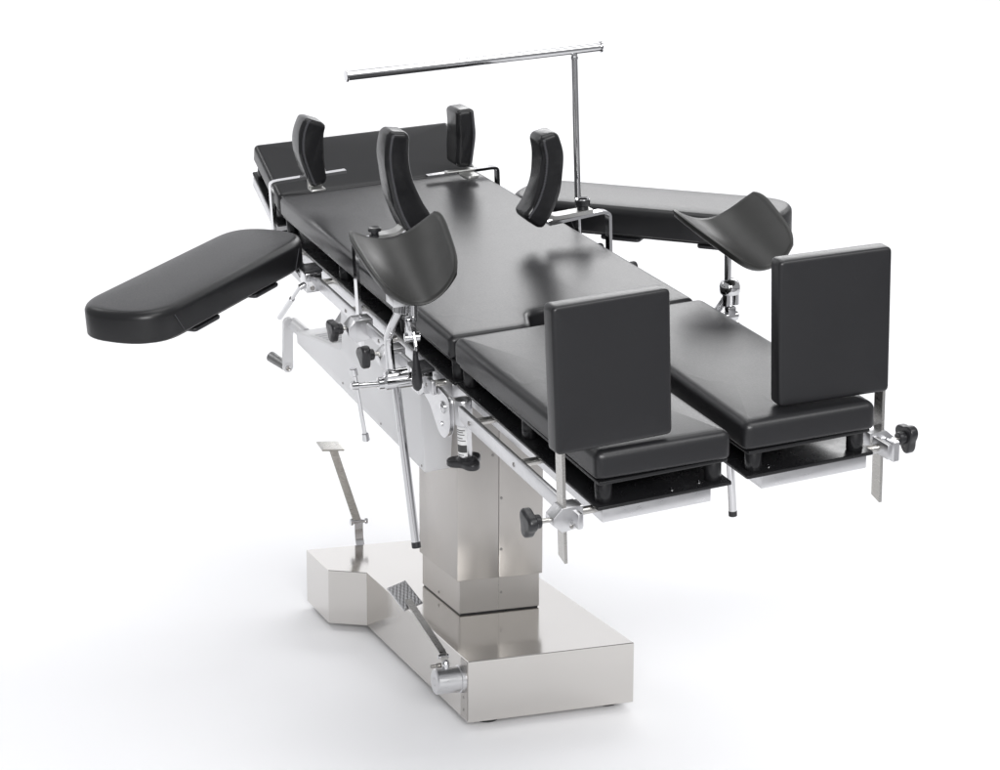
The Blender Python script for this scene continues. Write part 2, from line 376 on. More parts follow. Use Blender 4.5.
# printed sticker on the sloping top face of the arm
def on_arm(x, y, lift): return Vector((x, y, 0.489 + (2.08-y)*(0.562-0.489)/(2.08-1.676) + lift))
v = [bm.verts.new(on_arm(x, y, 0.0008)) for x, y in ((-0.176, 1.99), (-0.106, 1.99), (-0.106, 1.80), (-0.176, 1.80))]; bm.faces.new(v)
st = obj('sticker', bm, M_PRINT, hs, TT)
bm = B()
for k in range(5):
    y = 1.965 - k*0.034
    v = [bm.verts.new(on_arm(x, yy, 0.0014)) for x, yy in ((-0.168, y), (-0.115, y), (-0.115, y-0.018), (-0.168, y-0.018))]; bm.faces.new(v)
obj('print', bm, M_INKGREY, st, TT)
screws(hs, TT, M_SCREW, 'screw', [((-0.1855, y, z), (-1, 0, 0), 0.0028, .0015) for y, z in ((1.672, 0.478), (1.38, 0.474), (1.10, 0.474))])
# crank at the head end of the arm
bm = B(); strap(bm, [(-0.190, 2.137, 0.497), (-0.196, 2.137, 0.44), (-0.200, 2.137, 0.372)], (1, 0, 0), 0.026, 0.016, 0.02)
cyl(bm, (-0.16, 2.078, 0.477), (-0.178, 2.14, 0.493), 0.016, 0.017, 24, 0.002)
lathe(bm, (-0.188, 2.127, 0.494), (0, 1, 0.1), [(0, 0), (0.015, 0), (0.016, 0.002), (0.016, 0.016), (0, 0.018)], 24)
lathe(bm, (-0.201, 2.127, 0.374), (0, 1, 0.0), [(0, 0), (0.012, 0), (0.013, 0.002), (0.013, 0.016), (0, 0.018)], 24)
cr = obj('crank', bm, M_WHITE, tb, TT, 'white crank arm with grey handle')
bm = B(); cyl(bm, (-0.203, 2.145, 0.374), (-0.228, 2.205, 0.388), 0.0125, 0.0145, 24, 0.003); obj('handle', bm, M_HANDLE, cr, TT)
bm = B(); lathe(bm, (-0.201, 2.1265, 0.374), (0, -1, 0), [(0, 0), (0.008, 0), (0.007, 0.003), (0, 0.004)], 16); obj('bolt', bm, M_CHROME, cr, TT)

# --- cushions
W = 0.26
out = [(-W, 0.669), (-0.108, 0.664), (-0.088, 0.680), (-0.064, 0.752), (0.064, 0.752), (0.088, 0.680), (0.108, 0.664), (W, 0.669), (W, 1.862), (-W, 1.862)]
out = round_poly(out, [0.014, 0.03, 0.03, 0.03, 0.03, 0.03, 0.03, 0.014, 0.012, 0.012])
bm = B(); prism(bm, out, 0.866, 0.9105, 0.012, 0.006, 5, None, 0.0014); obj('seat_cushion', bm, M_LEATHER, tb, TT, 'long black body cushion with a notch cut in its foot end')
HP = Matrix.Translation((0, 1.866, 0.885)) @ Matrix.Rotation(radians(22), 4, 'X') @ Matrix.Translation((0, -1.866, -0.885))
bm = B(); prism(bm, round_poly(rect(-W, 1.872, W, 2.104), 0.013), 0.864, 0.910, 0.012, 0.006, 5, HP, 0.002)
obj('head_cushion', bm, M_LEATHER, tb, TT, 'short black head cushion tilted up')
out = round_poly([(-0.258, 0.002), (-0.019, -0.010), (-0.019, 0.648), (-0.262, 0.648)], [0.016, 0.016, 0.02, 0.02])
bm = B(); prism(bm, out, 0.869, 0.918, 0.015, 0.007, 5, None, 0.0035); obj('leg_cushion', bm, M_LEATHER, tb, TT, 'left black leg cushion')
out = round_poly([(0.013, 0.008), (0.259, -0.002), (0.264, 0.648), (0.030, 0.648)], [0.016, 0.016, 0.02, 0.02])
bm = B(); prism(bm, out, 0.869, 0.918, 0.015, 0.007, 5, None, 0.0035); obj('leg_cushion', bm, M_LEATHER, tb, TT, 'right black leg cushion')
# --- black plates with spacers, aluminium beams
def plates(x0, y0, x1, y1, z=0.0, F=None, spac=None, nm='plate', e=0.004):
    for za, zb, ex, lb in ((0.8605, 0.8665, -0.001, 'upper_plate'), (0.8195, 0.8255, e, 'lower_plate')):
        bm = B(); prism(bm, round_poly(rect(x0-ex, y0-ex, x1+ex, y1+ex), 0.004, 2), za, zb, 0.0012, 0.0012, 2, F)
        obj(lb, bm, M_PLATE, tb, TT)
    for x, y in spac:
        bm = B(); lathe(bm, (x, y, 0.8257), (0, 0, 1), [(0, 0), (0.0135, 0), (0.0145, 0.002), (0.0145, 0.033), (0.0135, 0.0345), (0, 0.0345)], 20)
        if F: bm.transform(F)
        obj('spacer', bm, M_PLATE, tb, TT)
plates(-0.255, 0.0, -0.020, 0.640, spac=((-0.238, 0.020), (-0.040, 0.020), (-0.238, 0.33), (-0.238, 0.62)))
plates(0.020, 0.008, 0.255, 0.640, spac=((0.040, 0.028), (0.235, 0.028), (0.040, 0.33), (0.040, 0.62), (0.235, 0.62)))
plates(-0.257, 0.655, 0.257, 1.858, spac=((-0.240, 0.675), (-0.240, 0.98), (-0.240, 1.40), (-0.240, 1.83), (0.240, 1.83), (0.240, 0.675)))
plates(-0.257, 1.874, 0.257, 2.098, F=HP, spac=((-0.240, 1.90), (-0.240, 2.075), (0.240, 2.075)))
screws(tb, TT, M_CHROME, 'screw', [((x, y, 0.8256), (0, 0, 1), 0.0042, 0.002) for x, y in ((-0.066, 0.018), (-0.12, 0.010), (0.068, 0.026))])
def beam(a, b, F=None, lb=None):
    bm = B(); box(bm, a, b, 0.002, 2)
    if F: bm.transform(F)
    return obj('frame_beam', bm, M_ALU, tb, TT, lb)
beam((-0.249, 0.002, 0.7945), (-0.052, 0.62, 0.8192)); beam((0.046, 0.010, 0.7945), (0.249, 0.62, 0.8192))
beam((-0.262, 0.66, 0.7915), (-0.200, 1.845, 0.8192)); beam((0.200, 0.66, 0.7915), (0.262, 1.845, 0.8192))
beam((-0.262, 1.885, 0.7915), (-0.200, 2.09, 0.8192), HP); beam((0.200, 1.885, 0.7915), (0.262, 2.09, 0.8192), HP)
bm = B(); box(bm, (-0.199, 0.80, 0.795), (0.199, 1.80, 0.8190), 0.002, 1); obj('undertray', bm, M_PLATE, tb, TT)
# --- side rails
def rail(sx, y0, y1, posts, marks=()):
    bm = B(); box(bm, (sx*0.2915, y0, 0.8005), (sx*0.3005, y1, 0.8275), 0.0016, 2)
    r = obj('side_rail', bm, M_ALU, tb, TT)
    for y in posts:
        bm = B(); xi = 0.2488 if y < 0.64 else 0.2618
        cyl(bm, (sx*xi, y, 0.812), (sx*0.2916, y, 0.812), 0.0068); obj('rail_post', bm, M_BARSTEEL, r, TT)
    screws(r, TT, M_SCREW, 'screw', [((sx*0.3006, y, 0.812), (sx, 0, 0), 0.0045, 0.0014) for y in posts])
rail(-1, -0.018, 0.527, (0.025, 0.255, 0.472)); rail(1, 0.012, 0.527, (0.045, 0.255, 0.472))
rail(-1, 0.668, 1.79, (0.70, 0.99, 1.215, 1.44, 1.70)); rail(1, 0.668, 1.85, (0.70, 0.99, 1.215, 1.44, 1.80))
# --- knee hinge bracket, release cylinder
for sx in (-1, 1):
    bm = B(); prof = [(0.80, 0.795), (0.655, 0.817), (0.605, 0.812), (0.602, 0.765), (0.612, 0.742), (0.640, 0.722), (0.668, 0.724), (0.690, 0.745), (0.718, 0.770), (0.76, 0.782)]
    prism(bm, round_poly(prof[::-1], 0.012), -0.2905 if sx < 0 else 0.2815, -0.2815 if sx < 0 else 0.2905, 0.0012, 0.0012, 2, AX_X)
    hg = obj('hinge_bracket', bm, M_ALU, tb, TT)
    bm = B(); lathe(bm, (sx*0.2905, 0.640, 0.785), (sx, 0, 0), [(0, 0), (0.0125, 0), (0.0125, 0.002), (0.009, 0.0045), (0, 0.005)], 24)
    lathe(bm, (sx*0.2905, 0.650, 0.748), (sx, 0, 0), [(0, 0), (0.0055, 0), (0.005, 0.002), (0, 0.002)], 16)
    obj('bolt', bm, M_CHROME, hg, TT)
bm = B(); lathe(bm, (-0.268, 0.588, 0.700), (0, 0, 1), [(0, 0), (0.0125, 0), (0.0135, 0.002), (0.0135, 0.064), (0.0165, 0.066), (0.0165, 0.112), (0.015, 0.115), (0, 0.115)], 32)
gc = obj('release_cylinder', bm, M_ALU, tb, TT, 'small upright cylinder with printed label and black three-lobed knob below')
def cylpatch(bm, c, r, a0, a1, z0, z1, n=10):
    vs = [[bm.verts.new((c[0]+r*cos(radians(a0+(a1-a0)*k/n)), c[1]+r*sin(radians(a0+(a1-a0)*k/n)), z)) for k in range(n+1)] for z in (z0, z1)]
    for k in range(n): bm.faces.new((vs[0][k], vs[0][k+1], vs[1][k+1], vs[1][k]))
bm = B(); cylpatch(bm, (-0.268, 0.588), 0.0139, 175, 268, 0.704, 0.763); lab = obj('label_sticker', bm, M_PRINT, gc, TT)
bm = B()
cylpatch(bm, (-0.268, 0.588), 0.0142, 178, 265, 0.712, 0.727)
for z, a in ((0.757, 255), (0.753, 240), (0.748, 250), (0.741, 235), (0.736, 258), (0.707, 240)): cylpatch(bm, (-0.268, 0.588), 0.0142, 182, a, z-0.0009, z+0.0007)
obj('print', bm, M_INK, lab, TT)
bm = B(); KM = along((-0.266, 0.588, 0.701), (0, 0, -1), 0.4)
prism(bm, lobes(0.030, 0.0085), 0.006, 0.020, 0.004, 0.004, 4, KM); lathe(bm, (-0.266, 0.588, 0.701), (0, 0, -1), [(0, 0), (0.011, 0), (0.022, 0.008), (0, 0.009)], 24)
obj('lobed_knob', bm, M_PLASTIC, gc, TT)

# ------------------------------------------------------------------ shared accessory pieces
def wing_knob(parent, p, axis, shaft, R=0.0222, amp=0.0040, th=0.017, roll=0.0, F=TT):
    """black three-lobed knob; p = where the shaft enters the clamp, axis points away from it"""
    a = Vector(axis).normalized(); p = Vector(p)
    bm = B(); q = p + a*shaft
    prism(bm, lobes(R, amp), 0.008, 0.008+th, 0.006, 0.0035, 5, along(q, a, roll)); cyl(bm, q - a*0.004, q + a*0.010, 0.0115, 0.0125, 20, 0.0015)
    k = obj('lobed_knob', bm, M_PLASTIC, parent, F)
    bm = B(); cyl(bm, p - a*0.002, q + a*0.001, 0.0042, n=14); obj('threaded_shaft', bm, M_BARSTEEL, k, F)
    return k
def rail_block(parent, sx, y0, y1, x_out=0.343, zc=0.812, h=0.048, x_in=0.286, mt=None):
    """clamp block hooked round a side rail, corners chamfered on the outside"""
    z0, z1 = zc-h/2, zc+h/2
    p = [(x_in, z0+0.004), (x_out-0.016, z0), (x_out, z0+0.015), (x_out, z1-0.015), (x_out-0.016, z1), (x_in, z1)]
    if sx < 0: p = [(-x, z) for x, z in p][::-1]
    bm = B(); prism(bm, round_poly(p, 0.0015, 2), -y1, -y0, 0.0015, 0.0015, 2, AX_Y)
    return obj('rail_clamp', bm, mt or M_ALU, parent, TT)

# ------------------------------------------------------------------ ARM BOARDS
def arm_board(sx, slide, label, tip=-0.196, hin=-0.845):
    root = thing('arm_board', label, 'arm board', TA(sx*0.32, 1.46, 0.80), 'padded arm boards clamped to the side rails')
    # local frame: a = distance outwards along the board, n across
    ax = Vector((-0.722, -0.692)); nn = Vector((-0.692, 0.722))
    def P(a, n): v = ax*a + nn*n; c_ = Vector((-0.36, 1.53)); v = c_ + Matrix.Rotation(slide, 2) @ (v-c_); return (v.x*(1 if sx < 0 else -1), v.y)
    def outline(a0, a1, n0, n1, r):
        q = [P(a0, n0), P(a1, n0), P(a1, n1), P(a0, n1)]
        q = round_poly(q, r, 10)
        ar = sum(q[i-1][0]*q[i][1] - q[i][0]*q[i-1][1] for i in range(len(q)))
        return q if ar > 0 else q[::-1]
    bm = B(); prism(bm, outline(hin, tip, 1.279, 1.487, 0.098), 0.846, 0.912, 0.017, 0.005, 6, None, 0.003)
    c = obj('cushion', bm, M_LEATHER2, root, TT, 'thick black vinyl pad with rounded ends')
    for a in (-0.30, -0.75):
        bm = B(); pts = [Vector((*P(a+0.0*(k), n), z)) for k, n, z in ((0, 1.2786, 0.853), (0, 1.2786, 0.898))]
        d0 = Vector((*P(a, 1.2782), 0.852)); d1 = Vector((*P(a + (0.03 if a > -0.5 else -0.02), 1.2782), 0.894))
        cyl(bm, d0, d1, 0.0007, n=6); obj('seam', bm, M_STITCH, c, TT)
    bm = B(); prism(bm, outline(hin+0.015, tip-0.029, 1.292, 1.474, 0.085), 0.838, 0.8455, 0.002, 0.002, 2); obj('base_plate', bm, M_PLATE, root, TT)
    for a in (-0.40, -0.64):
        bm = B(); prism(bm, outline(a-0.05, a+0.05, 1.286, 1.33, 0.012), 0.829, 0.8378, 0.002, 0.004, 3); obj('strap_holder', bm, M_PLASTIC, root, TT)
    yc = 1.475
    bm = B(); box(bm, (sx*0.288, yc-0.048, 0.796), (sx*0.326, yc+0.004, 0.8405), 0.002, 2)
    k = obj('rail_clamp', bm, M_CHROME, root, TT)
    bm = B(); box(bm, (sx*0.286, yc-0.050, 0.8408), (sx*0.329, yc+0.012, 0.848), 0.002, 2); obj('clamp_cap', bm, M_PLASTIC, k, TT)
    bm = B(); screw(bm, (sx*0.312, yc-0.0482, 0.806), (0, -1, 0), 0.0055, 0.003); obj('screw', bm, M_SCREW, k, TT)
    bm = B(); cyl(bm, (sx*0.322, yc-0.03, 0.812), (sx*0.338, yc-0.03, 0.806), 0.007, bev=.001); cyl(bm, (sx*0.335, yc-0.028, 0.808), (sx*0.340, yc+0.03, 0.764), 0.0042); obj('lever', bm, M_CHROME, root, TT)
    bm = B(); cyl(bm, (sx*0.340, yc+0.03, 0.764), (sx*0.342, yc+0.150, 0.684), 0.0066, bev=.0015); obj('lever_grip', bm, M_CHROME, root, TT)
    # swivel post from clamp up to the board
    bm = B(); cyl(bm, (sx*0.305, yc+0.035, 0.80), (sx*0.335, yc+0.045, 0.8375), 0.012); obj('swivel_post', bm, M_CHROME, root, TT)
    return root
arm_board(-1, 0.0, 'long black padded arm board reaching out on the left, tip towards the viewer')
arm_board(1, radians(3.5), 'long black padded arm board on the far right, behind the screen pole', -0.262, -0.940)

# ------------------------------------------------------------------ SIDE SUPPORTS
def cushion(parent, spine, width, y0, y1, sgn, taper=1.0, twist=0.0):
    """banana-shaped upholstered pad: profile in the xz plane, depth along y"""
    P = [Vector((x, 0, z)) for x, z in spine]
    # Catmull-Rom resample
    Q = []
    ext = [P[0]*2-P[1]] + P + [P[-1]*2-P[-2]]
    for i in range(1, len(ext)-2):
        for k in range(8):
            t = k/8; a, b_, c, d = ext[i-1], ext[i], ext[i+1], ext[i+2]
            Q.append(0.5*((2*b_) + (c-a)*t + (2*a-5*b_+4*c-d)*t*t + (3*b_-a-3*c+d)*t**3))
    Q.append(P[-1]); n = len(Q); L = []; Rr = []
    for i, q in enumerate(Q):
        t = (Q[min(i+1, n-1)]-Q[max(i-1, 0)]).normalized(); nrm = Vector((t.z, 0, -t.x)); f = i/(n-1)
        w = width*(0.93 + 0.10*sin(pi*f))*(1 if f < .5 else 1-(1-taper)*(f-.5)*2)
        e = abs(2*f-1); e = max(0.0, (e-0.84)/0.16); w *= 0.62 + 0.38*math.sqrt(max(0, 1-e*e))
        L.append((q+nrm*w/2)); Rr.append((q-nrm*w/2))
    o2 = round_poly([(v.x, v.z) for v in L] + [(v.x, v.z) for v in Rr[::-1]], 0.0145, 5)
    ar = sum(o2[i-1][0]*o2[i][1] - o2[i][0]*o2[i-1][1] for i in range(len(o2)))
    if ar < 0: o2 = o2[::-1]
    t = bmesh.new(); prism(t, o2, -y1, -y0, 0.013, 0.013, 6, AX_Y)
    for v in t.verts:   # soft, slightly lumpy upholstery
        v.co.x += 0.0006*sin(v.co.z*75 + v.co.y*60); v.co.y += 0.0008*sin(v.co.z*70+1.0)
    c = obj('cushion', t, M_PAD, parent, TT, angle=70)
    # stitched seams along the two long front edges
    s = B()
    for side, k in ((L, 1), (Rr, -1)):
        pts = []
        for i, q in enumerate(side):
            cen = Q[i]; d = (cen-q).normalized(); pts.append(q + d*0.009 + Vector((0, y0-0.0012, 0)))
        if k == sgn:
            sweep(s, pts[1:-1], circ(0.0011, 6), (0, 1, 0))
            for i in range(1, len(pts)-2):
                for tt in (0.0, 0.5):
                    p = pts[i].lerp(pts[i+1], tt); box(s, p - Vector((0.003, 0.001, 0.0005)), p + Vector((0.003, 0.0006, 0.0005)))
    obj('stitched_seam', s, M_STITCH, c, TT)
    return c
def strapbar(bm, pts, rad, w, th, wdir): strap(bm, pts, wdir, w, th, rad)
G = 'padded side supports on bent bars'
# near left
s = thing('side_support', 'curved black side support rising behind the left leg trough, stitched seam towards the viewer', 'side support', TA(-0.31, 1.09, 0.80), G)
cushion(s, [(-0.212, 1.226), (-0.219, 1.175), (-0.213, 1.115), (-0.198, 1.067), (-0.177, 1.024)], 0.052, 1.045, 1.115, 1, 1.35)
bm = B(); strapbar(bm, [(-0.310, 1.085, 0.775), (-0.310, 1.085, 0.998), (-0.295, 1.085, 1.003), (-0.20, 1.085, 1.004)], 0.02, 0.022, 0.007, (0, 1, 0)); obj('bent_bar', bm, M_CHROME, s, TT)
bm = B(); strap(bm, [(-0.262, 1.08, 1.009), (-0.235, 1.08, 1.009), (-0.215, 1.075, 1.015), (-0.196, 1.075, 1.045)], (0, 1, 0), 0.030, 0.007, 0.03); obj('pad_bracket', bm, M_GREYPL, s, TT)
bm = B(); lathe(bm, (-0.267, 1.08, 1.0075), (0, 0, 1), [(0, 0), (0.012, 0), (0.012, 0.004), (0.008, 0.006), (0.008, 0.010), (0.014, 0.012), (0.014, 0.017), (0.011, 0.019), (0.006, 0.0175), (0, 0.0175)], 24); obj('lock_knob', bm, M_PLASTIC, s, TT)
k = rail_block(s, -1, 1.068, 1.108, 0.340); wing_knob(s, (-0.338, 1.095, 0.815), (-1, -0.05, 0.02), 0.012, roll=0.5)
# far left
s = thing('side_support', 'short black side support over the left edge where head and body cushions meet', 'side support', TA(-0.31, 1.745, 0.80), G)
cushion(s, [(-0.193, 1.118), (-0.206, 1.085), (-0.209, 1.045), (-0.203, 1.0), (-0.196, 0.962)], 0.060, 1.715, 1.788, 1, 0.72)
bm = B(); strapbar(bm, [(-0.308, 1.745, 0.775), (-0.308, 1.745, 0.976), (-0.29, 1.745, 0.978), (-0.123, 1.745, 0.983)], 0.022, 0.020, 0.007, (0, 1, 0)); obj('bent_bar', bm, M_CHROME, s, TT)
bm = B(); box(bm, (-0.222, 1.700, 0.952), (-0.186, 1.735, 0.9585), 0.003, 2); box(bm, (-0.222, 1.73, 0.953), (-0.186, 1.737, 0.985), 0.003, 2); obj('pad_bracket', bm, M_GREYPL, s, TT)
rail_block(s, -1, 1.73, 1.765, 0.338); wing_knob(s, (-0.336, 1.745, 0.812), (-1, 0, 0), 0.012)
# far right
s = thing('side_support', 'short upright black side support near the head end, right of the table centre', 'side support', TA(0.29, 1.81, 0.80), G)
cushion(s, [(0.210, 1.082), (0.211, 1.05), (0.211, 1.02), (0.207, 0.98), (0.201, 0.938)], 0.050, 1.800, 1.885, -1, 0.95)
bm = B(); strapbar(bm, [(0.291, 1.815, 0.775), (0.291, 1.815, 0.925), (0.275, 1.815, 0.927), (0.106, 1.815, 0.925)], 0.02, 0.020, 0.007, (0, 1, 0)); obj('bent_bar', bm, M_CHROME, s, TT)
bm = B(); prism(bm, round_poly(rect(0.184, 1.745, 0.220, 1.80), [0.014, 0.014, 0.002, 0.002]), 0.9215, 0.9290, 0.001, 0.001, 2); box(bm, (0.150, 1.795, 0.929), (0.225, 1.815, 0.934), 0.002, 1); obj('pad_bracket', bm, M_GREYPL, s, TT)
rail_block(s, 1, 1.797, 1.833, 0.338); wing_knob(s, (0.336, 1.81, 0.812), (1, 0, 0), 0.012)
# near right
s = thing('side_support', 'curved black side support leaning over the right edge, just left of the screen pole', 'side support', TA(0.31, 1.19, 0.80), G)
cushion(s, [(0.157, 1.156), (0.167, 1.105), (0.160, 1.048), (0.141, 0.998), (0.114, 0.964)], 0.052, 1.150, 1.222, 1, 1.15)
bm = B(); strapbar(bm, [(0.311, 1.19, 0.775), (0.311, 1.19, 0.955), (0.295, 1.19, 0.960), (0.165, 1.19, 0.950)], 0.022, 0.022, 0.007, (0, 1, 0)); obj('bent_bar', bm, M_CHROME, s, TT)
bm = B(); strap(bm, [(0.268, 1.192, 0.967), (0.20, 1.192, 0.9635), (0.165, 1.19, 0.964), (0.146, 1.188, 0.99)], (0, 1, 0), 0.034, 0.009, 0.03); obj('pad_bracket', bm, M_GREYPL, s, TT)
bm = B(); lathe(bm, (0.250, 1.192, 0.971), (0, 0, 1), [(0, 0), (0.013, 0), (0.012, 0.007), (0.016, 0.009), (0.017, 0.020), (0.015, 0.022), (0.009, 0.0195), (0, 0.0195)], 24)
kk = obj('lock_knob', bm, M_PLASTIC, s, TT)
bm = B(); lathe(bm, (0.250, 1.192, 0.9925), (0, 0, 1), [(0.0155, 0), (0.0168, 0.001), (0.0155, 0.0022), (0.0105, 0.0005), (0.0155, 0)], 24); obj('chrome_ring', bm, M_CHROME, kk, TT)
rail_block(s, 1, 1.172, 1.21, 0.340); wing_knob(s, (0.338, 1.19, 0.812), (1, 0, 0), 0.012)

# ------------------------------------------------------------------ LEG TROUGHS (goepel style supports)
def trough(parent, pos, rot, Wf, L, Df, Wn, Dn, sk):
    Rm = Matrix.Translation(pos) @ Matrix.Rotation(rot[2], 4, 'Z') @ Matrix.Rotation(rot[1], 4, 'Y') @ Matrix.Rotation(rot[0], 4, 'X')
    N, Mv = 28, 28; th = 0.012
    def S0(u, v):
        # squircle-ish mapping rounds the four corners
        k = 0.235 - 0.035*v; uu = u*math.sqrt(1-k*v**4); vv = v*math.sqrt(1-k*u**4)
        f = (vv+1)/2; Wd = Wn + (Wf-Wn)*f; D = Dn + (Df-Dn)*f
        x = uu*Wd/2*1.10; return Vector((x, vv*L/2*1.06 + sk*x, D*abs(uu)**1.9*1.14 + 0.004*(vv*vv)))
    bm = B(); tmpb = B()
    top = [[tmpb.verts.new(S0(-1+2*i/N, -1+2*j/Mv)) for j in range(Mv+1)] for i in range(N+1)]
    for i in range(N):
        for j in range(Mv): tmpb.faces.new((top[i][j], top[i+1][j], top[i+1][j+1], top[i][j+1]))
    tmpb.normal_update()
    P_ = [[(v.co.copy(), v.normal.copy()) for v in r] for r in top]; tmpb.free()
    top = [[bm.verts.new(p) for p, n_ in r] for r in P_]
    bot = [[bm.verts.new(p - n_*th*(0.6 if i in (0, N) or j in (0, Mv) else 1.0)) for j, (p, n_) in enumerate(r)] for i, r in enumerate(P_)]
    for i in range(N):
        for j in range(Mv):
            bm.faces.new((top[i][j], top[i+1][j], top[i+1][j+1], top[i][j+1])); bm.faces.new((bot[i][j], bot[i][j+1], bot[i+1][j+1], bot[i+1][j]))
    rim = [(i, 0) for i in range(N)] + [(N, j) for j in range(Mv)] + [(i, Mv) for i in range(N, 0, -1)] + [(0, j) for j in range(Mv, 0, -1)]
    mid = []
    for i, j in rim:
        a, b_ = top[i][j].co, bot[i][j].co; c = (a+b_)/2; u = -1+2*i/N; v = -1+2*j/Mv
        outd = (S0(u, v) - S0(u*0.97, v*0.97)).normalized(); mid.append(bm.verts.new(c + outd*0.003))
    for k in range(len(rim)):
        k2 = (k+1) % len(rim); a, b2 = rim[k], rim[k2]
        bm.faces.new((top[a[0]][a[1]], mid[k], mid[k2], top[b2[0]][b2[1]])); bm.faces.new((mid[k], bot[a[0]][a[1]], bot[b2[0]][b2[1]], mid[k2]))
    bm.transform(Rm)
    o = obj('trough', bm, M_RUBBER, parent, TT, 'dark saddle-shaped padded trough', angle=75)
    return o, Rm
G = 'leg troughs on clamped rods'
# left
s = thing('leg_support', 'dark saddle-shaped leg trough in front of the left rail, rod reaching down past the clamp', 'leg support', TA(-0.35, 0.73, 0.80), G)
tr, Rm = trough(s, (-0.315, 0.733, 1.034), (radians(18.7), radians(-3.5), radians(-4.6)), 0.174, 0.207, 0.050, 0.133, 0.047, 0.099)
bm = B(); box(bm, (-0.372, 0.655, 0.990), (-0.335, 0.70, 1.012), 0.002, 2); obj('trough_mount', bm, M_ALU, s, TT)
bm = B(); cyl(bm, (-0.352, 0.680, 0.970), (-0.348, 0.683, 0.992), 0.014, bev=.0015); cyl(bm, (-0.330, 0.670, 0.955), (-0.328, 0.672, 0.990), 0.0085, bev=.001)
box(bm, (-0.347, 0.655, 0.924), (-0.329, 0.675, 0.965), 0.003, 2); cyl(bm, (-0.322, 0.66, 0.926), (-0.351, 0.665, 0.926), 0.009, bev=0.001)
obj('swivel_joint', bm, M_CHROME, s, TT)
bm = B(); tube(bm, [(-0.352, 0.682, 0.974), (-0.360, 0.715, 0.930), (-0.359, 0.742, 0.905), (-0.356, 0.742, 0.838)], 0.0088, 0.03); obj('bent_tube', bm, M_CHROME, s, TT)
bm = B(); cyl(bm, (-0.352, 0.735, 0.835), (-0.350, 0.667, 0.505), 0.0085); rd = obj('rod', bm, M_CHROME, s, TT)
bm = B(); cyl(bm, (-0.350, 0.6672, 0.506), (-0.350, 0.664, 0.494), 0.0092, bev=.001); obj('rubber_tip', bm, M_PLASTIC, rd, TT)
bm = B(); tube(bm, [(-0.335, 0.66, 0.940), (-0.335, 0.645, 0.91), (-0.338, 0.645, 0.88)], 0.0035, 0.01, 10); lv = obj('lever', bm, M_CHROME, s, TT)
bm = B(); lathe(bm, (-0.338, 0.645, 0.905), (0.0, -0.04, -1), [(0, 0), (0.004, 0), (0.0055, 0.015), (0.0095, 0.045), (0.0105, 0.062), (0.008, 0.074), (0.003, 0.079), (0, 0.079)], 20); obj('teardrop_grip', bm, M_PLASTIC, lv, TT)
bm = B(); lathe(bm, (-0.300, 0.735, 0.815), (-1, 0, 0.03), [(0, 0), (0.019, 0), (0.019, 0.012), (0.015, 0.013), (0.015, 0.072), (0.012, 0.076), (0.012, 0.086), (0.0065, 0.088), (0, 0.088)], 28)
lathe(bm, (-0.328, 0.735, 0.829), (-1, 0, 0), [(0, 0), (0.013, 0), (0.013, 0.036), (0.009, 0.044), (0, 0.044)], 24); box(bm, (-0.317, 0.700, 0.793), (-0.286, 0.752, 0.838), 0.0025, 2)
cl = obj('rail_clamp', bm, M_CHROME, s, TT)
bm = B(); box(bm, (-0.320, 0.692, 0.8385), (-0.284, 0.752, 0.846), 0.002, 2); obj('clamp_cap', bm, M_PLASTIC, cl, TT)
bm = B(); cyl(bm, (-0.386, 0.732, 0.818), (-0.440, 0.732, 0.823), 0.0062, bev=.001); cyl(bm, (-0.426, 0.732, 0.822), (-0.441, 0.732, 0.823), 0.0085, bev=.002)
th_ = obj('tee_handle', bm, M_CHROME, s, TT)
bm = B(); cyl(bm, (-0.4335, 0.732, 0.852), (-0.418, 0.735, 0.712), 0.0042); cyl(bm, (-0.4345, 0.732, 0.858), (-0.4330, 0.732, 0.842), 0.0072, bev=.0015); cyl(bm, (-0.4185, 0.735, 0.722), (-0.417, 0.735, 0.705), 0.0065, 0.0075, bev=.002)
obj('sliding_bar', bm, M_CHROME, th_, TT)
# right
s = thing('leg_support', 'dark saddle-shaped leg trough standing free beyond the right leg cushion', 'leg support', TA(0.35, 0.71, 0.80), G)
tr, Rm = trough(s, (0.379, 0.714, 0.996), (radians(12.4), radians(-5.0), radians(1.6)), 0.183, 0.213, 0.050, 0.125, 0.039, -0.039)
bm = B(); cyl(bm, (0.350, 0.703, 0.915), (0.350, 0.703, 0.985), 0.007); obj('trough_mount', bm, M_CHROME, s, TT)
bm = B(); lathe(bm, (0.354, 0.702, 0.898), (0, 0, 1), [(0, 0), (0.0195, 0), (0.021, 0.003), (0.021, 0.016), (0.018, 0.024), (0.011, 0.029), (0, 0.030)], 28)
cyl(bm, (0.346, 0.700, 0.873), (0.346, 0.700, 0.900), 0.0085, bev=.001); cyl(bm, (0.366, 0.700, 0.873), (0.366, 0.700, 0.900), 0.0075, bev=.001)
box(bm, (0.344, 0.690, 0.832), (0.364, 0.708, 0.872), 0.004, 2); cyl(bm, (0.338, 0.699, 0.850), (0.370, 0.699, 0.850), 0.010, bev=.002)
obj('swivel_joint', bm, M_CHROME, s, TT)
bm = B(); tube(bm, [(0.344, 0.703, 0.885), (0.345, 0.745, 0.845), (0.350, 0.765, 0.81), (0.350, 0.72, 0.79)], 0.0085, 0.03); obj('bent_tube', bm, M_CHROME, s, TT)
bm = B(); cyl(bm, (0.350, 0.722, 0.835), (0.350, 0.676, 0.430), 0.0085); rd = obj('rod', bm, M_CHROME, s, TT)
bm = B(); cyl(bm, (0.350, 0.6762, 0.431), (0.350, 0.675, 0.419), 0.0092, bev=.001); obj('rubber_tip', bm, M_PLASTIC, rd, TT)
